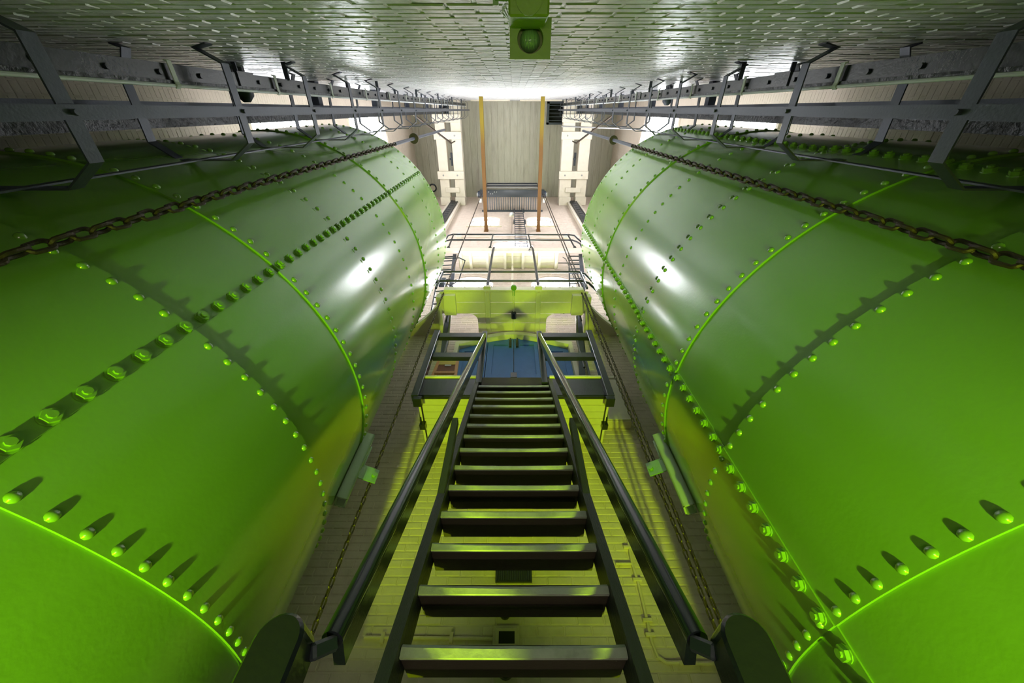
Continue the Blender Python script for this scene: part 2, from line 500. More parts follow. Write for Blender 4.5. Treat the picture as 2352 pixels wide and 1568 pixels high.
def tank(side):
    dz = 0.03 if side < 0 else 0.0
    c = (side * 2.80, 1.80)
    lab = ('huge green riveted steel tank on the left, one bolted vertical seam in view' if side < 0
           else 'huge green riveted steel tank on the right, with two bolted vertical seams in view')
    root = thing('riveted_tank', lab, 'tank')
    Zs = [-1.3] + [q + dz for q in (.595, 1.452, 2.178, 3.065, 4.66, 6.41)]
    proud = [0, 1, 0, 1, 0, 1]
    st = 0.012
    if side > 0: seams = [-76.2, -6.2, 65.8, 137.8, 211.8]
    else: seams = [-107.5, -35.4, 36.5, 108.5, 180.5]
    for i in range(6):
        for j in range(5):
            a0 = seams[j]; a1 = seams[(j + 1) % 5] + (360 if j == 4 else 0)
            n = 26
            b = MB(); b.smooth = True
            vo = []; 
            for k in range(n + 1):
                t = k / n; a = math.radians(a0 + (a1 - a0) * t)
                lap = 0.007 * ((1 - t) if side > 0 else t)
                r = TR + proud[i] * st + lap
                for (z, rr) in ((Zs[i], r), (Zs[i + 1], r), (Zs[i + 1], TR - .03), (Zs[i], TR - .03)):
                    vo.append((c[0] - side * rr * math.cos(a), c[1] + rr * math.sin(a), z))
            fs = []
            for k in range(n):
                for q in range(4):
                    fs.append((k * 4 + q, k * 4 + (q + 1) % 4, k * 4 + 4 + (q + 1) % 4, k * 4 + 4 + q))
            fs += [(0, 1, 2, 3), (n * 4 + 3, n * 4 + 2, n * 4 + 1, n * 4)]
            b.add(vo, fs)
            b.build('shell_plate', M['tank'], root)
    ring = [(c[0] + (TR - .02) * math.cos(2 * PI * k / 48), c[1] + (TR - .02) * math.sin(2 * PI * k / 48), Zs[0] + .02) for k in range(48)]
    MB().prism(ring, (0, 0, .02)).build('bottom_plate', M['tank'], root)
    MB().prism([(p[0], p[1], Zs[-1] - .06) for p in ring], (0, 0, .02)).build('top_plate', M['tank'], root)
    def rad(a, z):
        i = max(k for k in range(6) if z >= Zs[k])
        aa = a
        for j in range(5):
            a0 = seams[j]; a1 = seams[(j + 1) % 5] + (360 if j == 4 else 0)
            for q in (a, a + 360):
                if a0 <= q < a1:
                    t = (q - a0) / (a1 - a0)
                    return TR + proud[i] * st + 0.007 * ((1 - t) if side > 0 else t)
        return TR
    first = {}
    def put(me, nm, a, z):
        Mx = radial_matrix(c, side, math.radians(a), rad(a, z) - 0.001, z)
        if nm not in first:
            o = bpy.data.objects.new(nm, me); first[nm] = o
        else: o = first[nm].copy()
        COL.objects.link(o); o.parent = root; o.matrix_world = Mx
    rows = [.625, 1.422, 2.222, 3.030, 3.100]
    far_rows = [3.96, 4.70, 4.735, 5.62, 6.33]
    ph = {-1: -28.5, 1: -30.2}[side]
    for z in rows:
        k = -18
        while ph + 3.73 * k < 42:
            a = ph + 3.73 * k; k += 1
            if a < -98: continue
            put(RIV, 'rivet', a, z + dz + (.05 if (side < 0 and z > 3) else 0))
    R = MB(); R.smooth = True
    base_v = [v.co.copy() for v in RIV.vertices]; base_f = [tuple(p.vertices) for p in RIV.polygons]
    for z in far_rows:
        if z == 4.735: continue
        k = -19
        while ph + 3.73 * k < 75:
            a = ph + 3.73 * k; k += 1
            if a < -100: continue
            Mx = radial_matrix(c, side, math.radians(a), rad(a, z + dz) - .001, z + dz)
            R.add([Mx @ v for v in base_v], base_f)
    tag(R.build('upper_rivets', M['tank'], root), kind='stuff')
    for sa in ((-36.4,) if side < 0 else (-4.9, -73.7)):
        z = 0.05
        z0 = 0.873 if side < 0 else 0.641
        if sa < -70: z0 = .60
        k = -5
        while z0 + .1155 * k < 6.36:
            z = z0 + .1155 * k; k += 1
            if any(abs(z - q) < .012 for q in Zs): z += .02
            put(NUT, 'bolt', sa, z)
    # hollow guide shoe bolted on the flank, with a chain arm
    a = math.radians(24.5)
    n = Vector((-side * math.cos(a), math.sin(a), 0)); t = Vector((side * math.sin(a), math.cos(a), 0))
    C0 = Vector((c[0], c[1], 0)) + n * (TR + .052)
    zl, zh = (1.69, 2.33) if side < 0 else (1.63, 2.33)
    g = MB(); th = .012; w, d = .060, .042
    P = lambda u, v, z: C0 + t * u + n * v + Vector((0, 0, z))
    for (u0, u1, v0, v1) in ((-w, w, d - th, d), (-w, w, -d, -d + th), (-w, -w + th, -d, d), (w - th, w, -d, d)):
        g.prism([P(u0, v0, zl), P(u1, v0, zl), P(u1, v1, zl), P(u0, v1, zl)], (0, 0, zh - zl))
    shoe = g.build('guide_shoe', M['guide'], root)
    arm = MB()
    az = 2.03 if side < 0 else 2.10
    sg = -side
    e = Vector((sg * 0.0, 0, 0))
    A = P(w + .002, d - .02, az); 
    B = Vector((side * 1.185, 2.62, az))
    dirv = (B - A).normalized(); pr = Vector((0, 0, 1)).cross(dirv)
    arm.bar(A, B + dirv * .03, .012, .13)
    arm.bar(A + Vector((0, 0, .05)), A + Vector((0, 0, .26)), .012, .07, up=n)
    arm.build('chain_arm', M['tank'], shoe)
    bl = MB()
    for zz in (az + .16, az + .22):
        bl.cyl(A + Vector((0, 0, zz - az)), A + Vector((0, 0, zz - az)) + t * .03, .013, 8)
    bl.cyl(P(w, 0, zl + .03), P(w + .035, 0, zl + .03), .014, 8)
    bl.cyl(B + pr * .03, B - pr * .03, .02, 10)
    bl.build('bolt_heads', M['tank'], shoe)
    return root
TANK_L = tank(-1); TANK_R = tank(1)

# ------------------------------------------------------------------ steep stair
SL = 0.376
def on_stair(z, off=0.0): return 2.80 + SL * (z - 3.60) + off
stair = thing('steep_stair', 'steep open timber stair with black stringers and worn treads climbing to the landing', 'stair')
for sgn in (-1, 1):
    b = MB()
    zb = ZF
    x0, x1 = (-.465, -.418) if sgn < 0 else (.418, .465)
    b.prism([(x0, on_stair(zb), zb), (x0, on_stair(zb, .17), zb), (x0, on_stair(3.58, .17), 3.58), (x0, 2.80, 3.62), (x0, on_stair(3.60, -.0), 3.60)], (x1 - x0, 0, 0))
    b.build('stringer', M['blackwood'], stair)
TZ = [.563, .812, 1.049, 1.283, 1.527, 1.752, 1.993, 2.207, 2.412, 2.617, 2.840, 3.043, 3.242, 3.432]
TZ = [.563 - .245 * k for k in range(12, 0, -1)] + TZ
for i, z in enumerate(TZ):
    y = on_stair(z, .03)
    t = MB().box(-.418, .418, y + .012, y + .205, z - .042, z)
    rb = random.random()
    o = t.build('tread', M['tread'], stair, bevel=.003)
    # worn nosing, dished in the middle
    nb = MB(); n = 16; vs = []; dish = .004 + .006 * random.random()
    for k in range(n + 1):
        u = k / n; xx = -.416 + .832 * u
        s_ = math.sin(PI * u) ** .7 * dish + random.uniform(0, .0012)
        vs += [(xx, y - .004, z - .045), (xx, y - .004 + s_ * .3, z - .012 - s_), (xx, y + .010, z + .001 - s_), (xx, y + .014, z - .002 - s_), (xx, y + .014, z - .045)]
    fs = []
    for k in range(n):
        for q in range(5): fs.append((k * 5 + q, k * 5 + (q + 1) % 5, k * 5 + 5 + (q + 1) % 5, k * 5 + 5 + q))
    fs += [(0, 1, 2, 3, 4), tuple(n * 5 + q for q in (4, 3, 2, 1, 0))]
    nb.add(vs, fs); nb.build('nosing', M['nosing'], o)
    if i in (len(TZ) - 13, len(TZ) - 10):
        MB().box(-.40, .40, y + .10, y + .175, z - .062, z - .045).build('rib', M['tread'], o)
for sgn in (-1, 1):
    top = Vector((sgn * .418, 2.775, 4.62)); bot = Vector((sgn * .447, 1.105, .375))
    if sgn > 0: top.x = .372; bot.x = .452
    d = (top - bot).normalized()
    q = Vector((1, 0, 0)).cross(d); q = q if q.z < 0 else -q
    rail = MB().tube([bot, top], .027, 14).build('handrail', M['rail'], stair)
    bd = MB(); cc = q * .058
    bd.bar(bot + cc + d * .02, top + cc - d * .12, .030, .085, up=q)
    bd.build('rail_board', M['black'], rail)
    # lower newel with rounded head
    xo = (-.578, -.468) if sgn < 0 else (.462, .572)
    poly = [(xo[0], .985, ZF), (xo[1], .985, ZF)]
    r = (xo[1] - xo[0]) / 2
    poly += [(xx, .985, zz) for (xx, zz) in arc((xo[0] + xo[1]) / 2, .335, r, 0, PI, 12)]
    MB().prism(poly, (0, .10, 0)).build('newel_post', M['black'], stair, bevel=.008)
    br = MB().bar(Vector((sgn * .470, 1.06, .335)), Vector((sgn * .440, 1.11, .372)), .03, .035)
    br.build('rail_bracket', M['steel'], stair, bevel=.006)
    # baluster half way up, standing on the stringer edge
    zb = 1.40; xb = sgn * .444
    MB().bar((xb, on_stair(zb) + .035, zb - .08), (xb + sgn * .002, on_stair(zb) + .04, 2.06), .045, .07, up=(0, 1, 0)).build('baluster', M['blackwood'], stair, bevel=.004)

# ------------------------------------------------------------------ landing in front of the door
land = thing('timber_landing', 'timber landing on the far wall with black rails and yellow-lit cream underside', 'landing')
ny = 7; y0 = 2.84; wd_ = (YF - .02 - y0) / ny
for k in range(ny):
    MB().box(-1.08, 1.08, y0 + k * wd_ + .004, y0 + (k + 1) * wd_ - .004, 3.27, 3.295).build('soffit_board', M['wood_cream'], land)
for k in range(5):
    w5 = (YF - .02 - 2.82) / 5
    MB().box(-1.10, 1.10, 2.82 + k * w5 + .002, 2.82 + (k + 1) * w5 - .002, 3.575, 3.60).build('floor_board', M['wood_cream'], land)
for xj in (-.9, -.3, .3, .9):
    MB().box(xj - .04, xj + .04, 2.84, YF - .02, 3.295, 3.575).build('joist', M['wood_cream'], land)
for (a, b) in ((-1.10, -.43), (.43, 1.10)):
    MB().box(a, b, 2.785, 2.815, 3.262, 3.572).build('fascia_board', M['black'], land, bevel=.004)
    MB().box(a + .01, b, 2.765, 2.825, 3.582, 3.612).build('edge_strip', M['wood_cream'], land, bevel=.003)
    MB().box(a, b, 2.795, 2.835, 3.250, 3.264).build('edge_angle', M['black'], land)
MB().box(-.43, .43, 2.79, 2.82, 3.44, 3.60).build('riser_board', M['tread'], land)
for s in (-1, 1):
    MB().box(s * 1.10, s * 1.125, 2.82, YF - .02, 3.27, 3.60).build('side_board', M['wood_cream'], land)
    def post(x0, x1, y0_, y1_, z0, z1, nm='corner_post'):
        r = (y1_ - y0_) / 2
        poly = [(x0, y0_, z0), (x0, y1_, z0)] + [(x0, yy, zz) for (yy, zz) in arc((y0_ + y1_) / 2, z1 - r, r, 0, PI, 8)]
        return MB().prism(poly, (x1 - x0, 0, 0)).build(nm, M['blackwood'] if 0 else M['black'], land, bevel=.005)
    po = post(*( (-1.165, -1.085) if s < 0 else (1.065, 1.145)), 2.735, 2.83, 3.20, 4.70)
    MB().box(s * 1.09 - .05, s * 1.09 + .05, 2.74, 2.86, 3.14, 3.20).build('post_foot', M['black'], po, bevel=.004)
    post(*((-.460, -.385) if s < 0 else (.335, .410)), 2.745, 2.82, 3.45, 4.68, 'newel_post')
    xa, xb = sorted((s * 1.08, s * .42))
    MB().box(xa, xb, 2.765, 2.83, 4.515, 4.635).build('guard_rail', M['black'], land, bevel=.006)
    MB().box(xa, xb, 2.765, 2.83, 4.005, 4.12).build('guard_rail', M['black'], land, bevel=.006)
    br = MB()
    br.box(s * 1.10 - .035, s * 1.10 + .035, 3.20, 3.28, 3.20, 3.27)
    br.bar((s * 1.125, 3.22, 3.26), (s * 1.125, 2.95, 3.34), .02, .03)
    br.build('steel_bracket', M['black'], land)

# ------------------------------------------------------------------ blue arched double door
door = struct('door_1')
DX = 0.0
def dtop(x, z1, rise, hw): 
    t = min(1, abs(x) / hw); return z1 - rise * t ** 1.6
outer = MB(); n = 14
hw = .945; dz0 = 3.60
for i in range(n):
    a, b = -hw - .07 + (2 * hw + .14) * i / n, -hw - .07 + (2 * hw + .14) * (i + 1) / n
    ta, tb = dtop(a, 5.69, .34, hw), dtop(b, 5.69, .34, hw)
    outer.prism([(a, YF - .17, ta), (b, YF - .17, tb), (b, YF - .17, tb + .10), (a, YF - .17, ta + .10)], (0, .165, 0))
for s in (-1, 1):
    outer.box(s * (hw), s * (hw + .07), YF - .17, YF - .005, dz0, 5.36)
outer.build('door_frame', M['olive'] if 0 else M['wood_cream'], door)
def leaf(a, b, nm, py=YF - .07):
    q = [a + (b - a) * t / 8 for t in range(9)]
    poly = [(a, py, dz0), (b, py, dz0)] + [(t, py, dtop(t, 5.685, .34, hw)) for t in q[::-1]]
    L = MB().prism(poly, (0, .05, 0)).build(nm, M['blue'], door)
    m_ = .10
    tt = min(dtop(a + m_, 5.685, .34, hw), dtop(b - m_, 5.685, .34, hw)) - .14
    # raised stiles and rails leave a sunk panel
    f = MB()
    f.box(a + .003, a + m_, py - .018, py, dz0, dtop(a, 5.68, .34, hw) - .02)
    f.box(b - m_, b - .003, py - .018, py, dz0, dtop(b, 5.68, .34, hw) - .02)
    f.box(a + m_, b - m_, py - .018, py, tt, tt + .10)
    f.box(a + m_, b - m_, py - .018, py, dz0 + .9, dz0 + 1.02)
    f.build('panel_frame', M['blue'], L)
    return L
l1 = leaf(-.455, -.004, 'leaf'); l2 = leaf(.004, .455, 'leaf'); leaf(-.945, -.463, 'side_leaf'); leaf(.463, .945, 'side_leaf')
for lf, xx in ((l1, -.06), (l2, .06)):
    b = MB().box(xx - .022, xx + .022, YF - .115, YF - .088, 5.38, 5.60)
    b.cyl((xx, YF - .12, 5.36), (xx, YF - .12, 5.63), .013, 8)
    b.build('bolt', M['dark'] if 0 else M['black'], lf)
MB().box(-.05, .05, YF - .12, YF - .088, 4.50, 4.62).build('lock', M['black'], l2)

# ------------------------------------------------------------------ lower gallery above the door
gal = thing('lower_gallery', 'lower cream gallery floor over the blue door with two rounded ladder hatches', 'gallery')
GZ = 5.90
ys = [2.69, 2.892, 3.119, 3.308, 3.513, YF - .01]
HX = (( -1.18, -.655), (.595, 1.105)); HY = 3.13
tc = 2.80
def edge_y(x):
    """front edge of the side wings follows the tank"""
    ax = abs(x)
    if ax <= 1.22: return 2.69
    d = 1.86 ** 2 - (ax - tc) ** 2
    return max(2.69, 1.80 + math.sqrt(max(d, 0)))
for j in range(5):
    a, b = ys[j], ys[j + 1]
    segs = [(-1.30, 1.30)]
    if b > HY + .03:
        segs = [(HX[0][1], HX[1][0])]
    for (p, q) in segs:
        MB().box(p + .001, q - .001, a + .005, b - .005, GZ, GZ + .03).build('floor_board', M['wood_cream'], gal)
for (p, q) in HX:      # rounded hatch corners
    s = 1 if p < 0 else -1
    xc = q if s > 0 else p
    r = .13
    pts = [(xc, HY, GZ - .002), (xc - s * r, HY, GZ - .002)] + [(xc - s * r + s * r * math.sin(t * PI / 16), HY + r - r * math.cos(t * PI / 16), GZ - .002) for t in range(1, 9)]
    MB().prism(pts, (0, 0, .034)).build('hatch_corner', M['wood_cream'], gal)
MB().box(-1.22, 1.22, 2.655, 2.69, GZ - .005, GZ + .14).build('front_fascia', M['wood_cream'], gal, bevel=.006)
for s in (-1, 1):
    xs = [1.30 + (2.30 - 1.30) * i / 14 for i in range(15)]
    poly = [(s * xx, edge_y(xx), GZ) for xx in xs if edge_y(xx) < YF - .02] + [(s * 2.30, YF - .01, GZ), (s * 1.30, YF - .01, GZ)]
    MB().prism(poly, (0, 0, .05)).build('side_wing', M['side'], gal)
    lip = MB()
    pp = [(s * xx, edge_y(xx), GZ + .06) for xx in [1.22 + (2.26 - 1.22) * i / 16 for i in range(17)] if edge_y(xx) < YF - .02]
    lip.ribbon(pp, .14, .03)
    lip.build('wing_lip', M['wood_cream'], gal)
    # rounded corner bracket standing under the gallery
    cb = MB(); cb.smooth = True
    A = arc(s * 1.18, 2.86, .14, (PI if s < 0 else 0), (3 * PI / 2 if s < 0 else -PI / 2), 10)
    poly = [(s * 1.22, 3.1, GZ - .10)] + [(px, py, GZ - .10) for (px, py) in A] + [(s * 1.02, 2.72, GZ - .10), (s * 1.02, 3.1, GZ - .10)]
    cb.prism(poly, (0, 0, .098))
    cb.build('corner_bracket', M['wood_cream'], gal)
    MB().box(s * 1.30 - .035, s * 1.30 + .035, 2.72, YF - .01, GZ - .16, GZ - .002).build('side_joist', M['wood_cream'], gal)
    for xx in ((-.466,) if s < 0 else (.435,)):
        st_ = MB().box(xx - .035, xx + .035, 2.70, 3.50, GZ - .025, GZ - .001)
        st_.cyl((xx - .035, 2.67, GZ - .02), (xx - .035, 3.5, GZ - .02), .012, 8).cyl((xx + .035, 2.67, GZ - .02), (xx + .035, 3.5, GZ - .02), .012, 8)
        st_.build('hanger_strap', M['wood_cream'], gal)
jb = thing('junction_box', 'black round-cornered junction box with thin conduit under the lower gallery floor', 'junction box')
MB().box(-.045, .045, 3.06, 3.20, GZ - .09, GZ - .001).build('box', M['black'], jb, bevel=.02)
c_ = MB().tube([(0, 2.64, GZ - .03), (0, 3.06, GZ - .03)], .013, 8).tube([(0, 3.20, GZ - .03), (0, 3.46, GZ - .03), (.02, 3.53, GZ - .03), (.08, 3.555, GZ - .03), (.40, 3.56, GZ - .03)], .013, 8)
c_.build('conduit', M['wood_cream'], jb)
MB().cyl((0, 2.60, GZ - .045), (0, 2.60, GZ - .005), .05, 16).box(-.02, .02, 2.60, 2.75, GZ - .04, GZ - .02).build('end_disc', M['tank'], jb)

def rail_thing(name, label, tubes, posts, rt=.022, feet=True, rp=.022):
    r = thing(name, label, 'railing')
    for t in tubes: MB().tube(t, rt, 10).build('rail_tube', M['black'], r)
    for p in posts:
        o = MB().tube(p, rp, 8).build('post', M['black'], r)
        if feet: MB().cyl(Vector(p[0]), Vector(p[0]) + Vector((0, 0, .03)), rp * 1.9, 12).build('foot', M['black'], o)
    return r
def bow(z, xL=1.42, xR=1.33, dn=0):
    return [(-2.02, 3.46, z), (-1.80, 3.22, z), (-1.60, 2.92, z), (-xL - .04, 2.72, z), (-xL + .08, 2.68, z), (xR - .08, 2.68, z), (xR + .06, 2.72, z), (1.60, 2.92, z), (1.80, 3.22, z), (2.02, 3.46, z)]
rail_thing('gallery_railing', 'black two-rail tube railing along the lower gallery edge with bent ends', [bow(6.81), bow(6.36)],
           [[(-1.38, 2.68, GZ + .13), (-1.38, 2.68, 6.81)], [(1.30, 2.68, GZ + .13), (1.30, 2.68, 6.81)]], feet=False)
for xx, x2 in ((-.466, -.505), (.434, .408)):
    t = thing('hanger_rod', 'black bent hanger rod on the %s joining lower gallery to upper gallery front' % ('left' if xx < 0 else 'right'), 'rod')
    MB().tube([(xx, 2.63, 5.97), (xx, 2.66, 8.05), (xx * .98, 2.70, 8.35), (x2, 3.05, 9.18), (x2, 3.06, 9.32)], .026, 10).build('rod', M['black'], t)
    MB().box(xx - .06, xx + .06, 2.60, 2.655, 5.92, 5.98).build('clamp', M['wood_cream'], t)

# ------------------------------------------------------------------ upper gallery
ug = thing('upper_gallery', 'upper cream boarded gallery with exposed joists beneath the centre arched window', 'gallery')
UZ = 9.40
for (a, b) in ((3.10, 3.27), (3.27, 3.44), (3.44, YF - .01)):
    MB().box(-1.46, 1.18, a + .002, b - .002, UZ, UZ + .03).build('floor_board', M['wood_cream'], ug)
for xj in (-1.39, -1.133, -.694, -.231, -.035, .243, .671, 1.11):
    w = .035 if xj != -.035 else .025
    MB().box(xj - w, xj + w, 3.12, YF - .01, UZ - .10, UZ - .001).build('joist', M['wood_cream'], ug)
MB().box(-1.95, 1.86, 3.05, 3.10, 9.17, 9.44).build('front_fascia', M['wood_cream'], ug, bevel=.006)
for xa, xb in ((-1.95, -1.90), (1.81, 1.86)):
    MB().box(xa, xb, 3.10, YF - .01, 9.25, 9.44).build('end_board', M['wood_cream'], ug)
MB().cyl((-.035, 3.5, 7.3), (-.035, 3.5, UZ - .1), .028, 8).build('centre_strut', M['wood_cream'], ug)
U1 = [(-2.35, 3.5, 10.66), (-2.05, 3.3, 10.66), (-1.90, 3.08, 10.66), (-1.76, 3.05, 10.66), (1.60, 3.05, 10.62), (1.74, 3.06, 10.58), (1.80, 3.08, 10.35), (1.90, 3.15, 10.30), (1.92, 3.18, 9.46)]
U2 = [(-2.35, 3.5, 10.12), (-2.05, 3.3, 10.12), (-1.90, 3.08, 10.12), (-1.76, 3.05, 10.12), (1.62, 3.05, 10.10), (1.72, 3.05, 9.95), (1.79, 3.06, 9.80), (1.80, 3.07, 9.46)]
rail_thing('gallery_railing', 'black two-rail tube railing along the upper gallery with four raking posts', [U1, U2],
           [[(-1.71, 3.06, 9.45), (-1.74, 3.05, 10.66)], [(-.62, 3.06, 9.45), (-.60, 3.05, 10.66)], [(.46, 3.06, 9.45), (.42, 3.05, 10.66)], [(1.60, 3.06, 9.45), (1.56, 3.05, 10.62)]])

# ladders between the landing and the galleries, at each end
def side_ladder(s):
    side = 'left' if s < 0 else 'right'
    t = thing('hatch_ladder', 'black steel ladder rising through the %s hatch of the lower gallery' % side, 'ladder')
    if s < 0: path = [(-1.02, 3.42, 3.605), (-1.215, 3.31, 5.75), (-1.23, 3.30, 6.05), (-1.55, 3.22, 9.40)]
    else: path = [(.93, 3.42, 3.605), (1.195, 3.31, 5.75), (1.21, 3.30, 6.05), (1.50, 3.24, 7.3), (1.75, 3.22, 9.40)]
    path = [Vector(p) for p in path]
    def at(z):
        for p, q in zip(path[:-1], path[1:]):
            if z <= q.z: return p + (q - p) * ((z - p.z) / (q.z - p.z))
        return path[-1]
    MB().ribbon(path, .09, .035, waxis=(1, 0, 0)).build('stringer', M['steel'], t)
    off = Vector((-.34, .02, 0))
    if s > 0: off = Vector((-.30, 0, 0))
    zlo = 6.25
    MB().ribbon([at(zlo) + off, at(7.3) + off, at(9.38) + off], .03, .03, waxis=(1, 0, 0)).build('stringer', M['black'], t)
    z = zlo + .12
    while z < 9.35:
        MB().tube([at(z), at(z) + off], .014, 6).build('rung', M['black'], t); z += .29
    # hooped grab rail and hanging cables
    gx = s * 1.06 if s < 0 else 1.02
    MB().tube([(gx - .0, 3.15, 4.3), (gx - s * .0, 3.15, 5.0), (s * 1.15, 3.12, 5.98), (s * 1.22, 3.2, 5.99), (s * 1.24, 3.28, 5.9)], .018, 8).build('grab_rail', M['black'], t)
    for q in range(3):
        ox = s * (.012 * q)
        MB().tube([(s * 1.10 + ox, 3.34, 3.62), (s * 1.13 + ox, 3.36, 4.8), (s * 1.19 + ox, 3.33, 5.5), (s * 1.23 + ox * 1.5, 3.31, 6.2)], .008, 6).build('cable', M['black'], t)
    p = at(4.86)
    MB().box(p.x - .045, p.x + .045, p.y - .025, p.y - .018, 4.80, 4.92).build('yellow_label', M['tag'], t)
    if s < 0:
        MB().box(-1.60, -1.48, 3.1, 3.2, 7.25, 7.55).build('cable_box', M['steel'], t, bevel=.008)
        MB().tube([(-1.48, 3.15, 7.3), (-1.35, 3.2, 7.35), (-1.22, 3.2, 7.6), (-1.22, 3.2, 8.5), (-1.20, 3.15, 8.75), (-1.34, 3.1, 8.8), (-2.0, 3.1, 8.75)], .014, 8).build('grab_rail', M['black'], t)
    else:
        MB().tube([(1.30, 3.3, 9.42), (1.32, 3.2, 9.0), (1.34, 3.15, 7.6), (1.44, 3.15, 7.3)], .012, 6).build('grab_rail', M['black'], t)
        MB().tube([(1.18, 3.45, UZ), (1.78, 3.45, UZ)], .014, 6).build('rung', M['black'], t)
        MB().tube([(1.18, 3.15, UZ + .05), (1.62, 3.15, UZ + .05)], .018, 6).build('chain_bar', M['chain'], t)
side_ladder(-1); side_ladder(1)

# narrow wall ladder up to the grated platform
wl = thing('wall_ladder', 'narrow black rung ladder between the two high windows up to the grated platform', 'ladder')
la, lb = Vector((.05, 3.50, 10.0)), Vector((.02, 3.50, 15.85))
for ox in (0, .375):
    MB().bar(la + Vector((ox, 0, 0)), lb + Vector((ox * .93, 0, 0)), .02, .05, up=(0, 1, 0)).build('stringer', M['steel'], wl)
nr = 21
for k in range(nr):
    p = la + (lb - la) * (k + .5) / nr
    MB().tube([p, p + Vector((.36, 0, 0))], .012, 6).build('rung', M['steel'], wl)
for z in (14.0, 15.8):
    for ox in (-.015, .38):
        MB().box(ox + .035 - .03, ox + .035 + .03, 3.48, YF - .006, z - .12, z + .12).build('wall_bracket', M['steel'], wl)

pf = thing('grated_platform', 'small black grated platform high on the far wall under the ceiling', 'platform')
for k in range(25):
    xx = -1.17 + 2.25 * k / 24
    MB().box(xx - .014, xx + .014, 3.03, YF - .06, 15.86, 15.90).build('grating_bar', M['steel'], pf)
MB().box(-1.32, 1.20, YF - .07, YF - .01, 15.84, 15.91).build('back_angle', M['steel'], pf)
fb = MB().box(-1.38, 1.25, 2.75, 3.02, 15.86, 16.15).build('front_beam', M['black'], pf, bevel=.01)
for i, xx in enumerate((-1.02, -.86, -.70, -.94, -.78)):
    MB().cyl((xx, 2.82 + .07 * (i % 2), 15.84), (xx, 2.82 + .07 * (i % 2), 15.862), .018, 8).build('bolt', M['rod'], fb)
for z, y in ((17.75, 2.80), (17.15, 2.80)):
    MB().tube([(-1.20, y, z), (1.06, y, z)], .03, 8).build('guard_tube', M['black'], pf)
    MB().tube([(-1.20, y + .05, z - .1), (1.06, y + .05, z - .1)], .03, 8).build('guard_tube', M['rod'], pf)
for xx in (-1.20, 1.06):
    MB().tube([(xx, 2.82, 16.15), (xx, 2.80, 17.78)], .03, 8).build('guard_post', M['black'], pf)
for xx in (-1.42, 1.28):
    pu = MB().cyl((xx - .04, 2.93, 15.98), (xx + .04, 2.93, 15.98), .13, 18).build('chain_pulley', M['steel'], pf)
    MB().box(xx - .09, xx + .09, 2.86, 3.0, 15.94, 16.02).build('pulley_fork', M['rod'], pu)
for xx in (-1.36, 1.24):
    MB().box(xx - .05, xx + .05, 3.05, 3.2, 15.70, 15.86).build('bearer', M['wood_cream'], pf)

# two rust-orange beams spanning the shaft
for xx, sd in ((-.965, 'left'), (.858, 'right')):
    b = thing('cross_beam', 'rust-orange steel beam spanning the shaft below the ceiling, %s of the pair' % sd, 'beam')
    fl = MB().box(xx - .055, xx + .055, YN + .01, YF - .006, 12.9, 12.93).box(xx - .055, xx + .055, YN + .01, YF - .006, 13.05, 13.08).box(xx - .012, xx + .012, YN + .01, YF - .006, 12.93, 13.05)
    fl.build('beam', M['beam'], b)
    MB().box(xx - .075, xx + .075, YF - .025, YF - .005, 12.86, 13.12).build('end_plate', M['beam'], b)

# ------------------------------------------------------------------ timber guide frames under the ceiling, far guide rails
def frame(s):
    sd = 'left' if s < 0 else 'right'
    t = thing('timber_guide_frame', 'cream timber guide frame with crosspieces under the ceiling above the %s tank' % sd, 'frame')
    if s < 0: A, B = (-3.20, -2.80), (-2.56, -2.15)
    else: A, B = (2.72, 3.17), (2.00, 2.49)
    for (a, b) in (A, B):
        MB().box(a, b, YN + .01, YF - .01, 17.22, 17.62).build('long_timber', M['wood_cream'], t, bevel=.01)
    x0, x1 = min(A[0], B[0]) - .06, max(A[1], B[1]) + .02
    for (y0, y1) in ((.14, .43), (.75, 1.03), (2.22, 2.53)):
        c = MB().box(x0, x1, y0, y1, 17.10, 17.22).build('crosspiece', M['wood_cream'], t, bevel=.01)
        for xx in (x0 + .25, x1 - .28):
            MB().cyl((xx, (y0 + y1) / 2, 17.08), (xx, (y0 + y1) / 2, 17.10), .035, 6).build('bolt', M['rod'], c)
    MB().box((A[0] + B[0]) / 2 - .1 , (A[1] + B[1]) / 2 + .1, 2.88, 3.08, 17.15, 17.22).build('packing_block', M['wood_cream'], t, bevel=.008)
    for (a, b) in (A, B):
        MB().box(a - .01, b + .01, 3.25, YF - .012, 17.0, 17.22).build('corbel', M['wood_cream'], t, bevel=.01)
    xm = (A[1] + B[0]) / 2 if s < 0 else (A[0] + B[1]) / 2
    MB().box(xm - .02, xm + .06, 1.55, 2.05, 17.5, 17.6).box(xm - .06, xm + .06, 1.75, 1.82, 17.45, 17.5).build('iron_fitting', M['steel'], t)
    MB().box(xm - .16, xm + .16, YN + .02, .13, 17.3, 17.4).build('end_block', M['teal'] if 0 else M['steel'], t)
frame(-1); frame(1)

def far_guide(s):
    sd = 'left' if s < 0 else 'right'
    t = thing('guide_rail', 'black guide rail on a cream timber down the far wall behind the %s tank' % sd, 'guide rail')
    xc = s * 2.62
    MB().box(xc - .26, xc + .26, 3.44, YF - .008, ZF, 17.0).build('backing_timber', M['wood_cream'], t)
    r = MB().box(xc - .16, xc + .16, 3.415, 3.44, ZF, 17.2).box(xc - .15, xc - .11, 3.40, 3.415, ZF, 17.2).box(xc + .11, xc + .15, 3.40, 3.415, ZF, 17.2)
    rr = r.build('rail', M['grease'], t)
    n = 22
    for k in range(n):
        z = 9.0 + k * .36
        MB().box(xc - .07, xc + .07, 3.402, 3.415, z, z + .12).build('rail_block', M['steel'], rr)
far_guide(-1); far_guide(1)

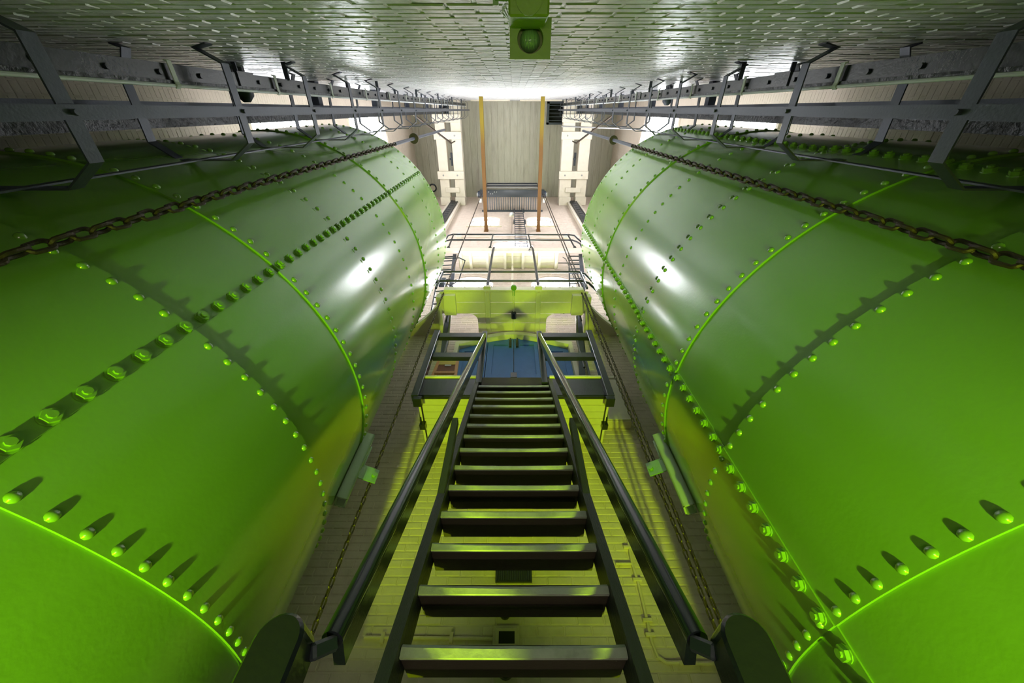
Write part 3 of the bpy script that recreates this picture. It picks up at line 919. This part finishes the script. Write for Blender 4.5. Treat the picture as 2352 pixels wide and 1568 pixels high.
def near_guide(s):
    sd = 'left' if s < 0 else 'right'
    t = thing('guide_rail', 'greasy black guide rail between the caged ladder and the top of the %s tank' % sd, 'guide rail')
    xc = s * 2.80
    MB().box(xc - .10, xc + .10, -.01, .118, ZF, 17.2).build('rail', M['grease'], t)
    m = MB(); 
    m.box(xc - .22, xc + .22, -.05, -.01, ZF, 17.2)
    m.build('back_flange', M['steel'], t)
    z = 6.2
    while z < 17:
        MB().box(xc - .05, xc + .05, YN + .005, -.05, z, z + .12).build('wall_bracket', M['steel'], t); z += 2.6
near_guide(-1); near_guide(1)

# ------------------------------------------------------------------ caged ladders on the near wall
def caged_ladder(s):
    sd = 'left' if s < 0 else 'right'
    t = thing('caged_ladder', 'dark steel ladder with octagonal safety hoops fixed to the near wall on the %s' % sd, 'ladder')
    X = (lambda x: x) if s < 0 else (lambda x: -x - .0)
    zt = 17.0
    def mx(P): return [(X(p[0]) + (.02 if s > 0 else 0), p[1], p[2]) for p in P]
    prof = [(-1.87, -.335), (-1.885, -.31), (-1.745, -.235), (-1.745, .185), (-1.895, .287), (-2.255, .287), (-2.40, .18), (-2.385, -.15), (-2.30, -.31), (-2.285, -.335)]
    zs = [1.70, 2.77] + [3.76 + .975 * k for k in range(14)]
    for z in zs:
        if z > 16.7: break
        h = MB().ribbon(mx([(-1.80, -.330, z)] + [(p[0], p[1], z) for p in prof[1:-1]] + [(-2.36, -.330, z)]), .066, .008)
        h.build('hoop', M['steel'], t)
    def strap(x, y0, y1, thick, facing):
        b = MB()
        if facing == 'x': b.box(X(x) - thick / 2 + (.02 if s > 0 else 0), X(x) + thick / 2 + (.02 if s > 0 else 0), y0, y1, 1.0, zt)
        else: b.box(X(x) - .026, X(x) + .026, y0, y1, 1.0, zt)
        return b.build('vertical_strap', M['steel'], t)
    s1 = strap(-1.733, -.018, .034, .010, 'x')
    strap(-2.075, .276, .284, .01, 'y')
    strap(-2.412, .0, .05, .008, 'x')
    for z in zs:
        if z > 8: break
        MB().cyl((X(-1.727) + (.02 if s > 0 else 0), .008, z), (X(-1.712) + (.02 if s > 0 else 0), .008, z), .011, 8).build('bolt', M['steel'], s1)
    for x in (-1.88, -2.29):
        b = MB().box(X(x) - .008, X(x) + .008, -.212, -.135, .4, zt)
        o = b.build('stringer', M['black'], t)
        if x == -1.88:
            b = MB().box(X(x + .01) - .01, X(x + .01) + .01, -.137, -.118, .4, zt).build('stringer_edge', M['grease'], o)
    z = .6
    while z < zt:
        o = MB().tube([(X(-2.30), -.17, z), (X(-1.86), -.17, z)], .013, 8).build('rung', M['black'], t); z += .30
    z = 1.35
    while z < zt:
        for x in (-1.88, -2.29):
            MB().box(X(x) - .018, X(x) + .018, YN + .009, -.205, z - .006, z + .006).build('wall_bracket', M['steel'], t)
        z += 2.4
    for z in (3.15, 6.6, 10.0):
        o = MB().box(X(-1.868) - .006, X(-1.868) + .006, -.222, -.125, z - .09, z + .09).build('splice_plate', M['black'], t)
caged_ladder(-1); caged_ladder(1)

def conduit_run(s):
    sd = 'left' if s < 0 else 'right'
    t = thing('conduit', 'pale grey conduit clipped along the %s caged ladder' % sd, 'conduit')
    x = s * 1.858
    MB().tube([(x, -.112, .6), (x, -.112, 17.0)], .0085, 8).build('pipe', M['conduit'], t)
    z = 1.55 if s > 0 else 2.47
    while z < 12:
        xi = x - s * .006
        MB().ribbon([(x + s * .01, -.226, z), (xi, -.222, z), (xi, -.13, z), (x - s * .012, -.115, z), (x, -.099, z)], .03, .006).build('clip', M['clip'], t)
        z += 1.03
conduit_run(-1); conduit_run(1)

# wall lamp beside the left ladder and its twin
for s, z in ((-1, 4.2), (1, 7.3)):
    t = thing('bulkhead_lamp', 'dark round bulkhead lamp on the near wall behind the %s caged ladder' % ('left' if s < 0 else 'right'), 'lamp')
    x = s * 2.55
    MB().cyl((x, YN + .002, z), (x, YN + .05, z), .06, 16).build('base', M['black'], t)
    MB().tube([(x, YN + .05, z), (x, YN + .14, z), (x, YN + .23, z), (x, YN + .28, z)], [.075, .085, .075, .03], 16).build('globe', M['steel'], t)

# ------------------------------------------------------------------ chains
def link_mesh(name, L, W, r, m, n=10, q=5):
    """oval chain link in the XZ plane"""
    b = MB(); b.smooth = True
    hl = L / 2 - W / 2; R = W / 2 - r; vs = []; fs = []
    cen = []
    for k in range(n):
        a = 2 * PI * k / n
        cx, cz = R * math.cos(a), R * math.sin(a) + (hl if math.sin(a) >= -1e-6 else -hl)
        cen.append((cx, cz, math.cos(a), math.sin(a)))
    for (cx, cz, ux, uz) in cen:
        for j in range(q):
            p = 2 * PI * j / q
            vs.append((cx + r * math.cos(p) * ux, r * math.sin(p), cz + r * math.cos(p) * uz))
    for k in range(n):
        for j in range(q):
            fs.append((k * q + j, ((k + 1) % n) * q + j, ((k + 1) % n) * q + (j + 1) % q, k * q + (j + 1) % q))
    b.add(vs, fs)
    return b.mesh(name, m)
LK_H = link_mesh('link', .105, .062, .0095, M['chain'], 12, 6)
LK_L = link_mesh('link', .075, .037, .0062, M['chain'], 10, 5)

def chain(root, me, A, B, pitch, twist=0.0, maxn=300):
    A, B = Vector(A), Vector(B); d = (B - A); L = d.length; d.normalize()
    n = int(L / pitch); rot = d.to_track_quat('Z', 'Y').to_matrix().to_4x4()
    o0 = None; rest = MB(); rest.smooth = True
    bv = [v.co.copy() for v in me.vertices]; bf = [tuple(p.vertices) for p in me.polygons]
    for k in range(n):
        a = twist + (PI / 2 if k % 2 else 0) + random.uniform(-.15, .15)
        Mx = Matrix.Translation(A + d * pitch * (k + .5)) @ rot @ Matrix.Rotation(a, 4, 'Z')
        if k < maxn:
            o = bpy.data.objects.new('link', me) if o0 is None else o0.copy()
            o0 = o0 or o
            COL.objects.link(o); o.parent = root; o.matrix_world = Mx
        else: rest.add([Mx @ v for v in bv], bf)
    if rest.v: tag(rest.build('upper_links', M['chain'], root), kind='stuff')

for s in (-1, 1):
    sd = 'left' if s < 0 else 'right'
    t = thing('heavy_chain', 'heavy rusty iron chain hanging in front of the %s tank, rod and ring above' % sd, 'chain')
    Y = .439 if s < 0 else .463
    chain(t, LK_H, (s * 1.80, Y, .35), (s * 1.80, Y, 6.35), .082, .8)
    MB().tube([(s * 1.80, Y, 6.3), (s * 1.80, Y, 11.0)], .026, 10).build('hanger_rod', M['steel'], t)
    ring = MB().cyl((s * 1.80, Y, 7.55), (s * 1.80, Y, 7.62), .085 if s < 0 else .075, 18).build('ring', M['chain'], t)
    b = thing('tie_rod', 'thin dark tie rod crossing below the %s timber frame' % sd, 'rod')
    MB().tube([(s * 3.42, .0, 14.0), (s * 2.10, .95, 14.0)], .028, 8).build('rod', M['chain'], b)
    MB().cyl((s * 2.10, .95, 13.97), (s * 2.10, .95, 14.9), .02, 8).build('drop_rod', M['chain'], b)
t = thing('stay_rod', 'pale thin stay rod high on the right between the frame and the window', 'rod')
MB().tube([(1.574, .46, 14.0), (4.52, .56, 14.0)], .022, 8).build('rod', M['rod'], t)

t = thing('hand_chain', 'single dark hand chain hanging left of the stair beside the left tank', 'chain', None)
chain(t, LK_L, (-1.185, 2.60, .2), (-1.30, 2.90, 15.9), .0605, .6)
t = thing('hand_chain', 'inner strand of the twin hand chains right of the stair, nearer the stair', 'chain')
chain(t, LK_L, (1.203, 2.60, .2), (1.165, 2.90, 15.9), .0605, .6)
t = thing('hand_chain', 'outer strand of the twin hand chains right of the stair, nearer the tank', 'chain')
chain(t, LK_L, (1.248, 2.60, .2), (1.24, 2.90, 15.9), .0605, .2)

# ------------------------------------------------------------------ square wall lamp over the camera
t = thing('floodlight', 'square green-lit floodlight with round ribbed lens fixed to the near wall', 'floodlight')
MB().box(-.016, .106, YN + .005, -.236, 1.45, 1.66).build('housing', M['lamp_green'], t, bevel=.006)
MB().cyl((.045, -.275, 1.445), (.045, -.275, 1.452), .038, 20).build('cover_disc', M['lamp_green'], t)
pl = MB()
# square face plate with a round hole
xc, yc, z0 = .057, -.2055, 1.62
N_ = 32; out_ = []; inn = []
for k in range(N_):
    a = 2 * PI * k / N_
    cx, sy = math.cos(a), math.sin(a); q = 1 / max(abs(cx), abs(sy))
    out_.append((xc + .0705 * cx * q, yc + .0555 * sy * q)); inn.append((xc + .045 * cx, yc + .041 * sy))
vs = [(p[0], p[1], z0) for p in out_] + [(p[0], p[1], z0) for p in inn] + [(p[0], p[1], z0 + .012) for p in out_] + [(p[0], p[1], z0 + .05) for p in inn]
fs = []
for k in range(N_):
    l = (k + 1) % N_
    fs += [(k, l, N_ + l, N_ + k), (k, 2 * N_ + k, 2 * N_ + l, l), (N_ + k, N_ + l, 3 * N_ + l, 3 * N_ + k)]
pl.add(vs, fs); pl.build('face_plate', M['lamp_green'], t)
ln = MB(); ln.smooth = True
vs = [(xc, yc, z0 + .012)]
for (rr, hh) in ((.4, .014), (.75, .022), (1.0, .04)):
    vs += [(xc + .036 * rr * math.cos(2 * PI * k / 24), yc + .034 * rr * math.sin(2 * PI * k / 24), z0 + hh) for k in range(24)]
fs = [(0, 1 + k, 1 + (k + 1) % 24) for k in range(24)]
for q in (0, 1): fs += [(1 + q * 24 + k, 25 + q * 24 + k, 25 + q * 24 + (k + 1) % 24, 1 + q * 24 + (k + 1) % 24) for k in range(24)]
ln.add(vs, fs); ln.build('lens', M['lens'], t)
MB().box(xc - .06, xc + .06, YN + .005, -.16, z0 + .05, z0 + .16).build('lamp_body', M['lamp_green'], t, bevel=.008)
gl = MB().cyl((-.055, -.285, 1.46), (-.016, -.285, 1.46), .014, 12).box(-.062, -.045, -.305, -.262, 1.455, 1.475)
gl.build('cable_gland', M['tank'], t)
for q in range(3):
    MB().tube([(-.032 + .006 * q, -.25 - .008 * q, 1.455), (-.04 + .006 * q, -.255 - .008 * q, 1.50), (-.03 + .006 * q, -.26, 1.58), (-.008, -.25, 1.62)], .003, 6).build('cable', M['conduit'], t)

# ------------------------------------------------------------------ far wall fittings
t = thing('wall_vent', 'dark louvred vent on the far wall seen between the lower treads', 'vent')
MB().box(-.165, .164, YF - .03, YF - .005, 1.64, 1.87).build('vent_frame', M['black'], t)
for k in range(16):
    xx = -.152 + .0203 * k
    MB().box(xx - .004, xx + .004, YF - .04, YF - .028, 1.65, 1.86).build('slat', M['steel'], t)
t = thing('wall_box', 'cream wall box with a dark square opening on the far wall behind the stair', 'box')
MB().box(-.168, .044, YF - .03, YF - .005, 1.08, 1.31).box(-.15, .026, YF - .045, YF - .03, 1.10, 1.29).build('cover', M['cream'], t, bevel=.004)
MB().box(-.12, .007, YF - .048, YF - .044, 1.185, 1.265).build('opening', M['dark'], t)
t = thing('wall_box', 'cream wall box with a dark round knob on the far wall, lowest behind the stair', 'box')
MB().box(-.168, .044, YF - .03, YF - .005, .86, 1.05).box(-.15, .026, YF - .045, YF - .03, .88, 1.03).build('cover', M['cream'], t, bevel=.004)
MB().cyl((-.06, YF - .045, 1.02), (-.06, YF - .10, 1.02), .06, 16).build('knob', M['black'], t)
t = thing('small_wall_lamp', 'small dark round lamp on the far wall between vent and wall box', 'lamp')
MB().tube([(-.073, YF - .005, 1.40), (-.073, YF - .06, 1.40), (-.073, YF - .09, 1.385)], [.045, .05, .025], 14).build('globe', M['black'], t)
MB().box(-.11, -.036, YF - .02, YF - .005, 1.42, 1.50).build('base', M['cream'], t)
t = thing('conduit', 'cream painted conduit with branch running down the far wall right of the stair', 'conduit')
MB().tube([(1.16, YF - .02, 2.9), (1.146, YF - .02, 2.24), (1.105, YF - .02, 1.80), (1.115, YF - .02, 1.6), (1.10, YF - .02, 1.20), (1.115, YF - .02, 1.11), (1.17, YF - .02, 1.075), (1.6, YF - .02, 1.065)], .014, 8).build('pipe', M['cream'], t)
MB().tube([(1.175, YF - .02, 2.9), (1.165, YF - .02, 2.24), (1.13, YF - .02, 1.9), (1.125, YF - .02, 1.8)], .010, 8).build('pipe', M['cream'], t)
MB().tube([(.95, YF - .02, 1.80), (1.09, YF - .02, 1.80), (1.12, YF - .02, 1.78)], .012, 8).build('pipe', M['cream'], t)
for (xx, zz) in ((1.10, 1.95), (1.112, 1.66), (1.108, 1.35), (1.10, 1.25), (1.30, 1.07)):
    MB().box(xx - .04, xx + .04, YF - .038, YF - .006, zz - .014, zz + .014).build('clip', M['cream'], t, bevel=.004)
t = thing('conduit', 'horizontal cream conduit entering the far wall box from the left', 'conduit')
MB().tube([(-1.2, YF - .018, 1.235), (-.77, YF - .018, 1.232), (-.168, YF - .018, 1.221)], .013, 8).build('pipe', M['cream'], t)
for xx in (-1.05, -.5): MB().box(xx - .014, xx + .014, YF - .036, YF - .006, 1.195, 1.265).build('clip', M['cream'], t)

t = thing('wall_cupboard', 'yellow-lit cream wall cupboard right of the landing with shadows on its face', 'cupboard')
MB().box(1.20, 1.56, YF - .14, YF - .008, 3.53, 4.42).build('body', M['cream'], t, bevel=.01)
MB().box(1.21, 1.55, YF - .155, YF - .14, 3.55, 4.40).build('front', M['wood_cream'], t, bevel=.004)
MB().box(1.19, 1.57, YF - .17, YF - .008, 4.42, 4.46).build('top', M['wood_cream'], t)

for i, (xx, zz, lab) in enumerate(((-.087, 15.07, 'small cream bulkhead lamp beside the top of the narrow wall ladder'), (-1.81, 12.15, 'small round lamp on the far wall left of the centre arched window'), (1.725, 12.08, 'small round lamp on the far wall right of the centre arched window'))):
    t = thing('small_wall_lamp', lab, 'lamp')
    MB().cyl((xx, YF - .006, zz), (xx, YF - .06, zz), .11, 16).build('base', M['wood_cream'], t)
    MB().tube([(xx, YF - .06, zz), (xx, YF - .12, zz), (xx, YF - .16, zz)], [.085, .08, .035], 14).build('globe', M['conduit'], t)
    if i: MB().tube([(xx, YF - .02, zz), (xx + (-1 if xx > 0 else 1) * 1.0, YF - .02, zz + .02)], .014, 6).build('conduit', M['cream'], t)
    else: MB().tube([(xx - .0, YF - .02, zz - .1), (xx, YF - .02, zz - 2.6)], .014, 6).build('conduit', M['cream'], t)

# pilasters each side of the door recess, below the lower gallery
for s in (-1, 1):
    MB().box(s * 1.98, s * 2.07, YF - .10, YF - .006, 5.2, GZ - .002).build('wing_bracket', M['cream'], gal)

# wooden chair on the landing
t = thing('wooden_chair', 'orange-brown wooden chair with dark seat standing on the left of the landing', 'chair')
Yc = 3.06
for (xa, xb) in ((-1.125, -1.080), (-.775, -.815)):
    MB().bar((xa, Yc, 3.605), (xb, Yc + .02, 4.37), .042, .034, up=(0, 1, 0)).build('leg', M['wood'], t)
MB().box(-1.065, -.83, Yc, Yc + .025, 4.25, 4.36).build('back_slat', M['olive'], t)
MB().box(-1.07, -.825, Yc + .005, Yc + .025, 4.075, 4.245).build('back_panel', M['wood_dark'], t)
MB().box(-.975, -.885, Yc - .006, Yc + .004, 4.21, 4.24).build('paper_label', M['paper'], t)
MB().box(-1.085, -.81, Yc - .018, Yc + .018, 4.025, 4.068).build('crossbar', M['wood'], t)
MB().box(-1.13, -.77, Yc + .02, Yc + .30, 3.93, 3.96).build('seat', M['wood_dark'], t)
for xx in (-1.11, -.79):
    MB().box(xx - .016, xx + .016, Yc + .26, Yc + .29, 3.605, 3.93).build('leg', M['wood'], t)

# ceiling hatch, ring
t = thing('ceiling_hatch', 'dark framed louvred hatch in the ceiling beside the right timber frame', 'hatch')
hf = MB()
for (a, b, c_, d) in ((1.44, 1.52, -.30, .55), (2.10, 2.18, -.30, .55), (1.44, 2.18, -.30, -.22), (1.44, 2.18, .47, .55)):
    hf.box(a, b, c_, d, 18.55, 18.92)
hf.build('hatch_frame', M['steel'], t)
MB().box(1.5, 2.12, -.24, .5, 18.80, 18.90).build('hatch_panel', M['dark'], t)
for k in range(5):
    yy = -.16 + .14 * k
    MB().box(1.52, 2.10, yy - .012, yy + .012, 18.62, 18.78).build('louvre', M['steel'], t)
t = thing('ceiling_ring', 'dark round vent collar on the ceiling in the far left corner', 'vent')
MB().tube([(-3.88 + .16 * math.cos(2 * PI * k / 20), 3.17 + .16 * math.sin(2 * PI * k / 20), 18.85) for k in range(21)], .035, 8, caps=False).build('collar', M['black'], t)
MB().cyl((-3.88, 3.17, 18.87), (-3.88, 3.17, 18.92), .15, 18).build('vent_disc', M['side'], t)

# machinery glimpsed on the tank tops
for s in (-1, 1):
    sd = 'left' if s < 0 else 'right'
    t = thing('control_box', 'small teal control box above the near edge of the %s tank' % sd, 'box')
    MB().box(s * 2.62 - .09, s * 2.62 + .09, .30, .46, 6.43, 6.75).build('box', M['teal'], t, bevel=.01)
    MB().box(s * 2.62 - .14, s * 2.62 + .14, .28, .48, 6.36, 6.43).build('base', M['tank'], t)
